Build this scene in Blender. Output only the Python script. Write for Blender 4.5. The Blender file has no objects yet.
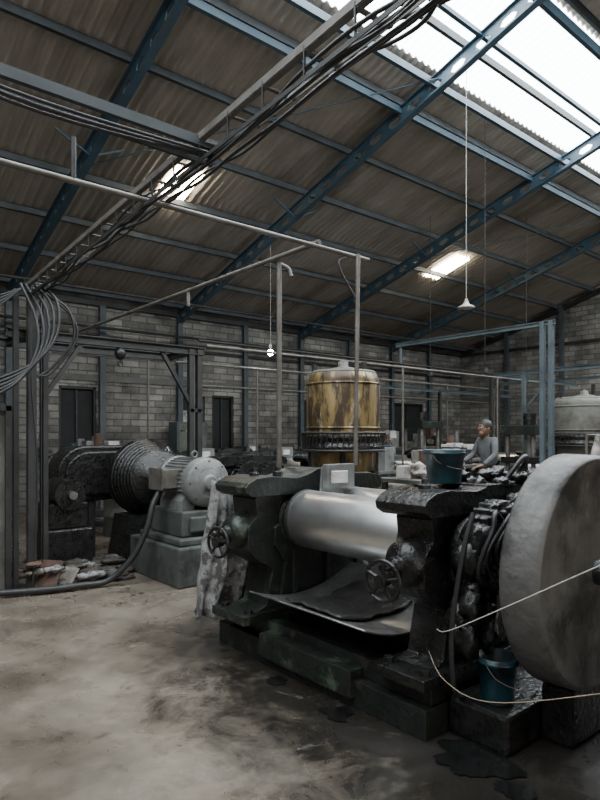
import bpy, math, random
from mathutils import Vector, Matrix, noise
random.seed(7)
S=bpy.context.scene
YAW=math.radians(39.8)

# ---------------------------------------------------------------- materials
def mat(name,c1,c2=None,scale=5.0,rough=0.6,metal=0.0,bump=0.0,c3=None,s3=1.3,t3=(0.5,0.62),rvar=0.0,detail=6,emis=None,estr=0,spec=None,bscale=None,stretch=None,c4=None,s4=3,t4=(.55,.65)):
    m=bpy.data.materials.new(name); m.use_nodes=True
    nt=m.node_tree; N=nt.nodes; L=nt.links; bs=N['Principled BSDF']
    bs.inputs['Roughness'].default_value=rough; bs.inputs['Metallic'].default_value=metal
    if spec is not None: bs.inputs['Specular IOR Level'].default_value=spec
    if c2 is None: c2=tuple(x*0.75 for x in c1)
    tc=N.new('ShaderNodeTexCoord'); mp=N.new('ShaderNodeMapping'); L.new(tc.outputs['Object'],mp.inputs['Vector'])
    if stretch: mp.inputs['Scale'].default_value=stretch
    n=N.new('ShaderNodeTexNoise'); n.inputs['Scale'].default_value=scale; n.inputs['Detail'].default_value=detail; n.inputs['Roughness'].default_value=0.65
    L.new(mp.outputs[0],n.inputs['Vector'])
    r=N.new('ShaderNodeValToRGB'); r.color_ramp.elements[0].position=0.35; r.color_ramp.elements[1].position=0.65
    r.color_ramp.elements[0].color=(*c1,1); r.color_ramp.elements[1].color=(*c2,1)
    L.new(n.outputs['Fac'],r.inputs['Fac']); out=r.outputs['Color']
    for c,s_,t_ in ((c3,s3,t3),(c4,s4,t4)):
        if not c: continue
        n3=N.new('ShaderNodeTexNoise'); n3.inputs['Scale'].default_value=s_; n3.inputs['Detail'].default_value=8; n3.inputs['Roughness'].default_value=0.7
        L.new(mp.outputs[0],n3.inputs['Vector'])
        mr=N.new('ShaderNodeMapRange'); mr.inputs['From Min'].default_value=t_[0]; mr.inputs['From Max'].default_value=t_[1]
        L.new(n3.outputs['Fac'],mr.inputs['Value'])
        mx=N.new('ShaderNodeMixRGB'); L.new(mr.outputs[0],mx.inputs['Fac']); L.new(out,mx.inputs['Color1']); mx.inputs['Color2'].default_value=(*c,1); out=mx.outputs['Color']
    L.new(out,bs.inputs['Base Color'])
    if rvar:
        mr=N.new('ShaderNodeMapRange'); mr.inputs['To Min'].default_value=rough-rvar; mr.inputs['To Max'].default_value=rough+rvar
        mr.inputs['From Min'].default_value=.3; mr.inputs['From Max'].default_value=.7
        L.new(n.outputs['Fac'],mr.inputs['Value']); L.new(mr.outputs[0],bs.inputs['Roughness'])
    if bump:
        b=N.new('ShaderNodeBump'); b.inputs['Strength'].default_value=bump; b.inputs['Distance'].default_value=0.02
        nb=N.new('ShaderNodeTexNoise'); nb.inputs['Scale'].default_value=bscale or scale*3; nb.inputs['Detail'].default_value=6
        L.new(mp.outputs[0],nb.inputs['Vector']); L.new(nb.outputs['Fac'],b.inputs['Height']); L.new(b.outputs[0],bs.inputs['Normal'])
    if emis:
        bs.inputs['Emission Color'].default_value=(*emis,1); bs.inputs['Emission Strength'].default_value=estr
    return m

M={}
M['blue']=mat('blue_steel_paint',(.045,.09,.12),(.03,.06,.085),3,.5,0,0,(.07,.065,.06),2.0,(.55,.7))
M['purlin']=mat('purlin_steel',(.06,.073,.08),(.035,.043,.048),3,.6)
M['gpaint']=mat('blue_grey_paint',(.07,.095,.105),(.045,.06,.068),3,.5,0,0,(.03,.03,.03),3,(.55,.7))
M['post']=mat('grimy_steel',(.035,.035,.034),(.018,.018,.017),4,.55,.3,.1,(.07,.058,.04),3,(.58,.7))
M['pipe']=mat('pipe_steel',(.14,.13,.115),(.075,.065,.055),6,.5,.2,.1)
M['cable']=mat('cable_rubber',(.010,.010,.011),(.018,.018,.018),8,.5)
M['roof']=mat('corrugated_zinc',(.36,.33,.29),(.25,.225,.195),.8,.6,0,0,(.13,.112,.09),.35,(.48,.7),stretch=(2.5,.5,1))
M['black']=mat('oily_black',(.006,.006,.006),(.013,.0125,.012),9,.32,.1,.5,(.028,.027,.024),4,(.6,.72),rvar=.15,bscale=30)
M['green']=mat('green_cast_iron',(.015,.020,.016),(.009,.0105,.009),6,.42,.1,.4,(.055,.075,.055),4,(.58,.66),bscale=25,c4=(.035,.029,.023),s4=9,t4=(.57,.65))
M['roll']=mat('polished_roll',(.80,.80,.80),(.72,.72,.72),5,.33,1.0,0,(.55,.55,.55),2,(.5,.7),rvar=.05)
M['steel']=mat('bare_steel',(.40,.40,.39),(.23,.23,.22),5,.33,.85,.1,(.09,.08,.07),3,(.52,.68))
M['grey']=mat('grey_paint',(.18,.185,.178),(.12,.12,.117),5,.5,.1,.1,(.045,.042,.038),3,(.5,.66))
M['greyd']=mat('grey_green_plinth',(.07,.077,.07),(.036,.04,.036),4,.6,0,.3,(.018,.018,.016),3,(.5,.66))
M['disc']=mat('dirty_gear_guard',(.12,.116,.11),(.075,.072,.068),3,.55,.2,.4,(.022,.021,.02),2.4,(.47,.62),bscale=14,c4=(.20,.195,.19),s4=5,t4=(.6,.74))
M['yellow']=mat('corroded_brass_yellow',(.25,.18,.075),(.16,.11,.045),5,.42,.45,.3,(.05,.033,.02),5,(.46,.56),stretch=(1.5,1.5,.4),c4=(.40,.34,.24),s4=9,t4=(.57,.65))
M['tankg']=mat('tank_grey',(.13,.135,.115),(.08,.08,.065),5,.6,.1,.2,(.05,.04,.03),3,(.5,.65))
M['teal']=mat('teal_plastic',(.01,.055,.07),(.008,.035,.045),5,.4,0,.1,(.012,.012,.012),7,(.48,.6))
M['blueb']=mat('blue_plastic',(.006,.04,.055),(.005,.025,.034),5,.35,0,.1,(.01,.01,.01),6,(.5,.6))
M['cloth']=mat('dirty_grey_cloth',(.28,.275,.27),(.13,.128,.127),12,.9,0,.3,(.06,.056,.054),10,(.48,.54),bscale=50)
M['white']=mat('woven_white_sack',(.5,.48,.45),(.34,.32,.30),6,.85,0,.2,(.13,.115,.09),3,(.52,.65))
M['tan']=mat('tan_sack',(.22,.20,.17),(.15,.135,.115),5,.9,0,.3,(.06,.055,.05),4,(.5,.65))
M['rust']=mat('rust_brown',(.09,.05,.034),(.05,.03,.022),8,.85,0,.3)
M['board']=mat('grimy_board',(.10,.095,.085),(.055,.052,.047),3,.8,0,.2,(.025,.024,.02),2,(.5,.7))
M['dark']=mat('dark_interior',(.008,.008,.009),(.014,.014,.014),4,.8)
M['frame']=mat('concrete_lintel',(.12,.117,.11),(.08,.077,.072),4,.85,0,.2)
M['oil']=mat('oil_puddle',(.006,.006,.006),(.01,.01,.01),5,.12)
M['rope']=mat('cord',(.55,.53,.48),(.4,.38,.34),30,.8)
M['yrope']=mat('yellow_wire',(.30,.24,.16),(.22,.17,.12),30,.7)
M['sky']=mat('translucent_roof_sheet',(.8,.85,.88),(.7,.75,.78),3,.5,emis=(.90,.96,1.0),estr=13)
M['tile']=mat('translucent_tile',(.9,.88,.8),(.8,.78,.7),3,.5,emis=(1.0,.86,.64),estr=36)
M['bulb']=mat('bulb_glass',(.9,.9,.9),(.9,.9,.9),3,.3,emis=(.85,.92,1.0),estr=200)
M['lamp']=mat('lamp_shade',(.35,.34,.3),(.25,.24,.22),5,.5)
M['rubber']=mat('rubber_scrap',(.02,.018,.016),(.05,.04,.03),10,.6,0,.5,(.2,.17,.13),6,(.6,.66))
M['rsheet']=mat('milled_rubber_sheet',(.012,.011,.011),(.022,.021,.02),14,.45,0,.5,bscale=30)
M['skin']=mat('skin',(.15,.08,.05),(.12,.065,.04),8,.55)
M['shirt']=mat('grey_work_shirt',(.10,.105,.11),(.06,.063,.066),8,.9)
M['shirt2']=mat('rust_work_shirt',(.12,.055,.045),(.09,.04,.035),8,.9)
M['shirt3']=mat('navy_work_shirt',(.03,.04,.06),(.02,.028,.04),8,.9)
M['trouser']=mat('dark_trousers',(.03,.03,.035),(.02,.02,.024),8,.9)
M['hair']=mat('black_hair',(.01,.009,.008),(.015,.013,.012),20,.6)

def brickmat(name,axis):
    m=bpy.data.materials.new(name); m.use_nodes=True; nt=m.node_tree; N=nt.nodes; L=nt.links; bs=N['Principled BSDF']
    tc=N.new('ShaderNodeTexCoord'); sp=N.new('ShaderNodeSeparateXYZ'); cb=N.new('ShaderNodeCombineXYZ')
    L.new(tc.outputs['Object'],sp.inputs[0]); L.new(sp.outputs[axis],cb.inputs['X']); L.new(sp.outputs['Z'],cb.inputs['Y'])
    br=N.new('ShaderNodeTexBrick'); L.new(cb.outputs[0],br.inputs['Vector'])
    br.inputs['Scale'].default_value=1.0; br.inputs['Brick Width'].default_value=.40; br.inputs['Row Height'].default_value=.15
    br.inputs['Mortar Size'].default_value=.014; br.inputs['Mortar Smooth'].default_value=.3; br.inputs['Bias'].default_value=-.1
    br.inputs['Color1'].default_value=(.27,.255,.228,1); br.inputs['Color2'].default_value=(.125,.118,.105,1); br.inputs['Mortar'].default_value=(.10,.095,.088,1)
    n=N.new('ShaderNodeTexNoise'); n.inputs['Scale'].default_value=.9; n.inputs['Detail'].default_value=9; n.inputs['Roughness'].default_value=.75
    L.new(tc.outputs['Object'],n.inputs['Vector'])
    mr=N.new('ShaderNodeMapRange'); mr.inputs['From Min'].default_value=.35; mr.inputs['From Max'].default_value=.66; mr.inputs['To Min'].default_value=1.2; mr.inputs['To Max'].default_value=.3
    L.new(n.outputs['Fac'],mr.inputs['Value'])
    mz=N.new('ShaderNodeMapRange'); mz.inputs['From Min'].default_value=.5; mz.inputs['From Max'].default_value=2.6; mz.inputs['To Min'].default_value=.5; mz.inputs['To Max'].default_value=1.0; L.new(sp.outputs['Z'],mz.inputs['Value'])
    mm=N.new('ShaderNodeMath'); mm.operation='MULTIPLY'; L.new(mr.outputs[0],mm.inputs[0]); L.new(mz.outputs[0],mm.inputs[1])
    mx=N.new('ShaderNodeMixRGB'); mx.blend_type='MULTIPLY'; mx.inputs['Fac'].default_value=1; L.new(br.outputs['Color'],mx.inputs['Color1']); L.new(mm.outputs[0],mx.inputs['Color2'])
    L.new(mx.outputs[0],bs.inputs['Base Color']); bs.inputs['Roughness'].default_value=.9
    bp=N.new('ShaderNodeBump'); bp.inputs['Strength'].default_value=.6; bp.inputs['Distance'].default_value=.02; bp.invert=True
    L.new(br.outputs['Fac'],bp.inputs['Height']); L.new(bp.outputs[0],bs.inputs['Normal'])
    return m
M['brickX']=brickmat('concrete_block_x','X'); M['brickY']=brickmat('concrete_block_y','Y')

def floormat():
    m=bpy.data.materials.new('worn_concrete_floor'); m.use_nodes=True; nt=m.node_tree; N=nt.nodes; L=nt.links; bs=N['Principled BSDF']
    tc=N.new('ShaderNodeTexCoord')
    def nz(s,d=8,r=.65,dist=0):
        n=N.new('ShaderNodeTexNoise'); n.inputs['Scale'].default_value=s; n.inputs['Detail'].default_value=d; n.inputs['Roughness'].default_value=r; n.inputs['Distortion'].default_value=dist
        L.new(tc.outputs['Object'],n.inputs['Vector']); return n.outputs['Fac']
    r=N.new('ShaderNodeValToRGB'); e=r.color_ramp.elements; e[0].position=.36; e[0].color=(.055,.045,.035,1); e[1].position=.66; e[1].color=(.20,.172,.138,1)
    e2=e.new(.5); e2.color=(.115,.098,.077,1)
    L.new(nz(.9,12,.66,.4),r.inputs['Fac'])
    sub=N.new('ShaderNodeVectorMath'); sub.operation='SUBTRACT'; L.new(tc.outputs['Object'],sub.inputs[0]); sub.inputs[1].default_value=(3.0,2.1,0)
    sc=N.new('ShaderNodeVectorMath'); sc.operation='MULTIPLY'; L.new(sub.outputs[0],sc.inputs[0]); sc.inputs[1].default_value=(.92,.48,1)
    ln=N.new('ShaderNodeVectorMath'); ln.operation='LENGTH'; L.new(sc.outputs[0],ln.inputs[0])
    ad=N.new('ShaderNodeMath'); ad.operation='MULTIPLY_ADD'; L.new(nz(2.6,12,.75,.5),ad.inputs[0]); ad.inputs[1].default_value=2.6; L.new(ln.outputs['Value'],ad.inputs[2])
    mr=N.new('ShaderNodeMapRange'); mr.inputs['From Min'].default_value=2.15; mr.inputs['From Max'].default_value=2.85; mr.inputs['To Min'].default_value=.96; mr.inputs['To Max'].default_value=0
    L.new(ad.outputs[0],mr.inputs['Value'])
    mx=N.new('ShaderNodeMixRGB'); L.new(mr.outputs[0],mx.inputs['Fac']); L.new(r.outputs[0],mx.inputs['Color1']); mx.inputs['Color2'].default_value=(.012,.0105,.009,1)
    r2=N.new('ShaderNodeMapRange'); r2.inputs['From Min'].default_value=.57; r2.inputs['From Max'].default_value=.66; r2.inputs['To Max'].default_value=.65
    L.new(nz(4.5,12,.75,.4),r2.inputs['Value'])
    mx2=N.new('ShaderNodeMixRGB'); L.new(r2.outputs[0],mx2.inputs['Fac']); L.new(mx.outputs[0],mx2.inputs['Color1']); mx2.inputs['Color2'].default_value=(.032,.026,.021,1)
    r3=N.new('ShaderNodeMapRange'); r3.inputs['From Min'].default_value=.58; r3.inputs['From Max'].default_value=.68; r3.inputs['To Max'].default_value=.32
    L.new(nz(2.4,14,.82,1.0),r3.inputs['Value'])
    mx3=N.new('ShaderNodeMixRGB'); L.new(r3.outputs[0],mx3.inputs['Fac']); L.new(mx2.outputs[0],mx3.inputs['Color1']); mx3.inputs['Color2'].default_value=(.31,.275,.235,1)
    L.new(mx3.outputs[0],bs.inputs['Base Color'])
    rr=N.new('ShaderNodeMapRange'); rr.inputs['From Min'].default_value=.4; rr.inputs['From Max'].default_value=.6; rr.inputs['To Min'].default_value=.13; rr.inputs['To Max'].default_value=.46
    L.new(nz(1.2,8,.65,.5),rr.inputs['Value']); L.new(rr.outputs[0],bs.inputs['Roughness'])
    bp=N.new('ShaderNodeBump'); bp.inputs['Strength'].default_value=.14; bp.inputs['Distance'].default_value=.02; L.new(nz(5,8,.55),bp.inputs['Height']); L.new(bp.outputs[0],bs.inputs['Normal'])
    return m
M['floor']=floormat()

# ---------------------------------------------------------------- mesh builder
def basis(d):
    d=Vector(d).normalized(); up=Vector((0,0,1)) if abs(d.z)<.95 else Vector((1,0,0))
    x=up.cross(d).normalized(); y=d.cross(x).normalized(); return x,y,d
class MB:
    def __init__(s): s.v=[];s.f=[];s.m=[];s.sm=[];s.mats=[]
    def mi(s,k):
        if k not in s.mats: s.mats.append(k)
        return s.mats.index(k)
    def add(s,vs,fs,k,smooth=False):
        o=len(s.v); s.v+= [tuple(v) for v in vs]; i=s.mi(k)
        for f in fs: s.f.append([o+j for j in f]); s.m.append(i); s.sm.append(smooth)
    def box(s,a0,a1,b0,b1,z0,z1,k):
        vs=[(a0,b0,z0),(a1,b0,z0),(a1,b1,z0),(a0,b1,z0),(a0,b0,z1),(a1,b0,z1),(a1,b1,z1),(a0,b1,z1)]
        s.add(vs,[(3,2,1,0),(4,5,6,7),(0,1,5,4),(1,2,6,5),(2,3,7,6),(3,0,4,7)],k)
    def beam(s,p,q,w,h,k):
        p=Vector(p);q=Vector(q);x,y,d=basis(q-p); vs=[]
        for c in (p,q):
            for sx,sy in((-1,-1),(1,-1),(1,1),(-1,1)): vs.append(c+x*sx*w/2+y*sy*h/2)
        s.add(vs,[(3,2,1,0),(4,5,6,7),(0,1,5,4),(1,2,6,5),(2,3,7,6),(3,0,4,7)],k)
    def lathe(s,o,ax,prof,k,seg=32,smooth=True):
        o=Vector(o);x,y,d=basis(ax);vs=[];n=len(prof)
        for r,h in prof:
            r=max(r,.0005)
            for i in range(seg):
                t=2*math.pi*i/seg; vs.append(o+d*h+x*math.cos(t)*r+y*math.sin(t)*r)
        fs=[]
        for j in range(n-1):
            for i in range(seg):
                i2=(i+1)%seg; fs.append((j*seg+i,j*seg+i2,(j+1)*seg+i2,(j+1)*seg+i))
        s.add(vs,fs,k,smooth)
        s.add(vs[:seg],[tuple(range(seg))[::-1]],k); s.add(vs[-seg:],[tuple(range(seg))],k)
    def cyl(s,p,q,r,k,seg=20,r2=None):
        p=Vector(p);q=Vector(q); L=(q-p).length
        s.lathe(p,q-p,[(r,0),(r if r2 is None else r2,L)],k,seg)
    def prism(s,poly,b0,b1,k,axis='b'):
        n=len(poly); 
        if axis=='b': vs=[(a,b0,z) for a,z in poly]+[(a,b1,z) for a,z in poly]
        else: vs=[(b0,a,z) for a,z in poly]+[(b1,a,z) for a,z in poly]
        fs=[tuple(range(n)),tuple(range(2*n-1,n-1,-1))]+[(i,n+i,n+(i+1)%n,(i+1)%n) for i in range(n)]
        s.add(vs,fs,k)
    def tube(s,pts,r,k,seg=10,sub=6,closed=False):
        P=[Vector(p) for p in pts]
        if len(P)>2 and sub>1:
            Q=[];n=len(P)
            rng=range(n if closed else n-1)
            for i in rng:
                if closed: p0,p1,p2,p3=P[(i-1)%n],P[i],P[(i+1)%n],P[(i+2)%n]
                else: p0=P[max(i-1,0)];p1=P[i];p2=P[i+1];p3=P[min(i+2,n-1)]
                for j in range(sub):
                    t=j/sub
                    Q.append(.5*((2*p1)+(p2-p0)*t+(2*p0-5*p1+4*p2-p3)*t*t+(3*p1-p0-3*p2+p3)*t**3))
            if not closed: Q.append(P[-1])
            P=Q
        n=len(P);vs=[];prev=None
        for i,p in enumerate(P):
            if closed: d=P[(i+1)%n]-P[(i-1)%n]
            else: d=P[min(i+1,n-1)]-P[max(i-1,0)]
            d.normalize()
            if prev is None: x,y,_=basis(d)
            else:
                x=(prev-d*prev.dot(d)).normalized(); y=d.cross(x)
            prev=x
            for j in range(seg):
                t=2*math.pi*j/seg; vs.append(p+x*math.cos(t)*r+y*math.sin(t)*r)
        fs=[]
        for i in range(n if closed else n-1):
            i2=(i+1)%n
            for j in range(seg): fs.append((i*seg+j,i*seg+(j+1)%seg,i2*seg+(j+1)%seg,i2*seg+j))
        s.add(vs,fs,k,True)
        if not closed:
            s.add(vs[:seg],[tuple(range(seg))[::-1]],k); s.add(vs[-seg:],[tuple(range(seg))],k)
    def ring(s,c,ax,R,r,k,seg=28):
        x,y,d=basis(ax);c=Vector(c)
        s.tube([c+x*R*math.cos(2*math.pi*i/seg)+y*R*math.sin(2*math.pi*i/seg) for i in range(seg)],r,k,8,1,True)
    def blob(s,c,rad,k,amp=.12,freq=3,e=1.0,seg=24,rings=16,seed=0,flat=False):
        vs=[];c=Vector(c)
        def sg(x,p): return math.copysign(abs(x)**p,x)
        for i in range(rings+1):
            ph=-math.pi/2+math.pi*i/rings
            for j in range(seg):
                th=2*math.pi*j/seg
                d=Vector((sg(math.cos(ph),e)*sg(math.cos(th),e),sg(math.cos(ph),e)*sg(math.sin(th),e),sg(math.sin(ph),e)))
                n=1+amp*noise.noise(d*freq+Vector((seed*7.3,seed*3.1,seed)))*2
                p=Vector((d.x*rad[0]*n,d.y*rad[1]*n,d.z*rad[2]*n))
                if flat and c.z+p.z<0.004: p.z=.004-c.z
                vs.append(c+p)
        fs=[(i*seg+j,i*seg+(j+1)%seg,(i+1)*seg+(j+1)%seg,(i+1)*seg+j) for i in range(rings) for j in range(seg)]
        s.add(vs,fs,k,True)
    def wheel(s,c,ax,R,k,r=.016,spokes=4):
        x,y,d=basis(ax);c=Vector(c); s.ring(c,ax,R,r,k)
        s.cyl(c-d*.03,c+d*.03,.035,k,14)
        for i in range(spokes):
            t=2*math.pi*i/spokes+.4; s.cyl(c,c+(x*math.cos(t)+y*math.sin(t))*R,.011,k,8)
    def gear(s,c,ax,R,w,k,teeth=28):
        x,y,d=basis(ax);c=Vector(c);n=teeth*4;vs=[]
        for h in(-w/2,w/2):
            for i in range(n):
                r=R if i%4<2 else R*.92; t=2*math.pi*i/n; vs.append(c+d*h+x*math.cos(t)*r+y*math.sin(t)*r)
        s.add(vs,[tuple(range(n))[::-1],tuple(range(n,2*n))]+[(i,(i+1)%n,n+(i+1)%n,n+i) for i in range(n)],k)
    def obj(s,name,bevel=0,loc=(0,0,0),parent=None):
        me=bpy.data.meshes.new(name); me.from_pydata(s.v,[],s.f)
        for k in s.mats: me.materials.append(M[k])
        me.polygons.foreach_set('material_index',s.m); me.polygons.foreach_set('use_smooth',s.sm); me.update()
        o=bpy.data.objects.new(name,me); S.collection.objects.link(o); o.location=loc
        if bevel:
            b=o.modifiers.new('bevel','BEVEL'); b.width=bevel; b.segments=2; b.limit_method='ANGLE'; b.angle_limit=math.radians(40)
        if parent: o.parent=parent
        return o

# ---------------------------------------------------------------- room shell
A0,A1,B0,B1=-6.0,18.4,-6.0,13.0
HE,SL,RB=4.65,.292,3.5
def rz(b): return HE+SL*(B1-b) if b>=RB else HE+SL*(B1-RB)-SL*(RB-b)
m=MB(); m.box(A0-.2,A1+.2,B0-.2,B1+.2,-.2,0,'floor'); m.obj('floor')

ops=[(4.2,5.0,0,2.65),(7.1,7.75,1.0,2.55),(7.95,8.6,0,2.6),(10.95,11.55,0,2.6),(14.75,16.3,0,2.65)]
m=MB(); x=A0
for (o0,o1,z0,z1) in ops:
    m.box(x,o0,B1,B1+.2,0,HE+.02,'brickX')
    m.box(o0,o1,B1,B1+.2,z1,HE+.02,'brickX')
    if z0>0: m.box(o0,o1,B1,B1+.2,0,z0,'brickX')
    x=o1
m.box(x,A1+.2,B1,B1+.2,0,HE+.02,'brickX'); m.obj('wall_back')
for i,(o0,o1,z0,z1) in enumerate(ops):
    m=MB(); nm='window_1' if z0>0 else 'door_%d'%(i if i>1 else i+1)
    m.box(o0,o1,B1+.12,B1+.16,z0,z1,'dark')
    for p in ((o0,o0+.05),(o1-.05,o1)): m.box(p[0],p[1],B1+.03,B1+.12,z0,z1,'post')
    m.box(o0,o1,B1+.03,B1+.12,z1-.05,z1,'post')
    if z0>0:
        m.box(o0,o1,B1+.03,B1+.12,z0,z0+.05,'post'); m.box((o0+o1)/2-.02,(o0+o1)/2+.02,B1+.05,B1+.12,z0,z1,'post')
        m.box(o0+.05,o0+.3,B1+.1,B1+.115,z0+.9,z0+1.2,'white')
    else: m.box((o0+o1)/2-.02,(o0+o1)/2+.02,B1+.07,B1+.12,z0,z1-.05,'post')
    m.obj(nm)
m=MB(); m.box(A0,A1,B1-.04,B1,2.78,2.92,'frame'); m.obj('trim_1')
m=MB(); m.box(A0,A1,B1-.1,B1,HE-.22,HE-.1,'post'); m.box(A0,A1,B1-.06,B1,3.62,3.68,'post'); m.obj('trim_2')
poly=[(B0,0),(B1+.2,0),(B1+.2,HE),(B1,HE),(RB,rz(RB)),(B0,rz(B0))]
m=MB(); m.prism(poly,A1,A1+.2,'brickY','a'); m.obj('wall_right')
m=MB(); m.box(A1-.04,A1,B0,B1,2.78,2.92,'frame'); m.box(A1-.04,A1,B0,B1,4.4,4.5,'post')
for b in (11.1,9.2,7.3,5.4,3.5): m.box(A1-.12,A1,b-.07,b+.07,0,rz(b)-.15,'purlin')
m.beam((A1-.06,B1,rz(B1)-.2),(A1-.06,RB,rz(RB)-.2),.1,.14,'post')
m.obj('trim_3')
m=MB(); m.box(A1-.03,A1-.001,6.0,7.0,0,2.6,'dark'); m.box(A1-.06,A1-.001,5.93,6.0,0,2.67,'post'); m.box(A1-.06,A1-.001,7.0,7.07,0,2.67,'post'); m.box(A1-.06,A1-.001,5.93,7.07,2.6,2.67,'post'); m.obj('door_5')
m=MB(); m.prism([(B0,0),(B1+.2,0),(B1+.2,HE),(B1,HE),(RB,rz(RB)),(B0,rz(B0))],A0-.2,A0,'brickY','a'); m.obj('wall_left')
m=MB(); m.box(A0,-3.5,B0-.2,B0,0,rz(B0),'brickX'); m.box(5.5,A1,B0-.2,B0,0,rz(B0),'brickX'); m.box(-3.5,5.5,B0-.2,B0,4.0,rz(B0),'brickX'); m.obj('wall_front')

def corr(m,a0,a1,b0,b1,k,off=0,period=.14,amp=.024,rows=1):
    n=int((a1-a0)/period*6); vs=[]
    for r in range(rows+1):
        b=b0+(b1-b0)*r/rows
        for i in range(n+1):
            a=a0+(a1-a0)*i/n; vs.append((a,b,rz(b)+off+amp*math.sin(2*math.pi*a/period)))
    m.add(vs,[(r*(n+1)+i,r*(n+1)+i+1,(r+1)*(n+1)+i+1,(r+1)*(n+1)+i) for r in range(rows) for i in range(n)],k,True)
m=MB()
bs=[5.4,7.2,9.2,11.2,13.2]
for i in range(4): corr(m,A0,A1+.2,bs[i],bs[i+1]+.12 if i<3 else bs[i+1],'roof',.02*(i%2)+.01)
corr(m,A0,A1+.2,RB,3.9,'roof',.02); corr(m,A0,A1+.2,2.7,RB,'roof',.02); corr(m,A0,A1+.2,B0-.3,.7,'roof',.02)
m.obj('ceiling')
m=MB(); corr(m,A0,A1,3.9,5.4,'sky',0); m.obj('window_2')
m=MB(); corr(m,A0,A1,.7,2.7,'sky',0); m.obj('window_3')  # added glowing strip on the unseen far slope, lights the floor
for i,(a,w1,w2) in enumerate(((4.62,.22,.2),(12.0,.26,.22))):
    m=MB(); corr(m,a,a+w1,8.6,9.6,'tile',-.035); corr(m,a+w1+.08,a+w1+.08+w2,8.6,9.6,'tile',-.035); m.obj('window_%d'%(4+i))

def rafter(m,a,b0,b1):
    D=.25;off=.16
    p=Vector((a,b0,rz(b0)-off));q=Vector((a,b1,rz(b1)-off))
    d=(q-p).normalized(); n=Vector((0,-d.z,d.y)); 
    if n.z<0: n=-n
    L=(q-p).length
    def quadbox(pts,w):
        vs=[p+d*s_+n*h_+Vector((w*sx,0,0)) for sx in(-.5,.5) for s_,h_ in pts]; k=len(pts)
        m.add(vs,[tuple(range(k)),tuple(range(2*k-1,k-1,-1))]+[(i,k+i,k+(i+1)%k,(i+1)%k) for i in range(k)],'blue')
    T=-.0
    quadbox([(0,T-.012),(L,T-.012),(L,T),(0,T)],.11)
    quadbox([(0,T-D),(L,T-D),(L,T-D+.012),(0,T-D+.012)],.11)
    quadbox([(0,T-.07),(L,T-.07),(L,T-.012),(0,T-.012)],.016)
    quadbox([(0,T-D+.012),(L,T-D+.012),(L,T-.18),(0,T-.18)],.016)
    s_=0
    while s_<L-.4:
        quadbox([(s_,T-.18),(s_+.26,T-.18),(s_+.2,T-.125),(s_+.26,T-.07),(s_,T-.07),(s_+.06,T-.125)],.016); s_+=.4
m=MB()
RA=[-4.4,-.6,3.2,6.98,10.78,14.6]
for a in RA:
    rafter(m,a,B1,RB); rafter(m,a,B0,RB)
m.obj('roof_rafter')
m=MB()
b=B1-.3
while b>RB:
    z=rz(b)-.09
    m.box(A0,A1,b-.025,b-.018,z-.055,z+.055,'purlin'); m.box(A0,A1,b-.025,b+.025,z+.048,z+.055,'purlin'); m.box(A0,A1,b-.025,b+.025,z-.055,z-.048,'purlin')
    b-=1.12
b=B0+.3
while b<RB:
    z=rz(b)-.1; m.box(A0,A1,b-.025,b+.025,z-.055,z+.055,'purlin'); b+=1.25
m.obj('roof_purlin')
m=MB()
for b,h in ((6.0,.08),(3.88,.12),(5.42,.08),(4.6,.04)): m.box(A0,A1,b-.03,b+.03,rz(b)-.16-h,rz(b)-.14,'blue')
for i in range(len(RA)-1):
    m.cyl((RA[i],9,rz(9)-.22),(RA[i+1],5.3,rz(5.3)-.22),.01,'blue',6) if i%2==0 else None
for a in RA:
    for b in (8.5,):
        for sx in(-1,1): m.beam((a,b,rz(b)-.38),(a+sx*.5,b,rz(b)-.14),.025,.025,'blue')
m.obj('roof_bracing')
m=MB()
for a in [x*1.9-.6-3.8 for x in range(12)]:
    if a>A1-.3: continue
    m.box(a-.065,a+.065,B1-.14,B1-.13,0,HE-.22,'purlin'); m.box(a-.065,a+.065,B1-.05,B1-.04,0,HE-.22,'purlin'); m.box(a-.006,a+.006,B1-.13,B1-.05,0,HE-.22,'purlin')
m.obj('wall_column')

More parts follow.
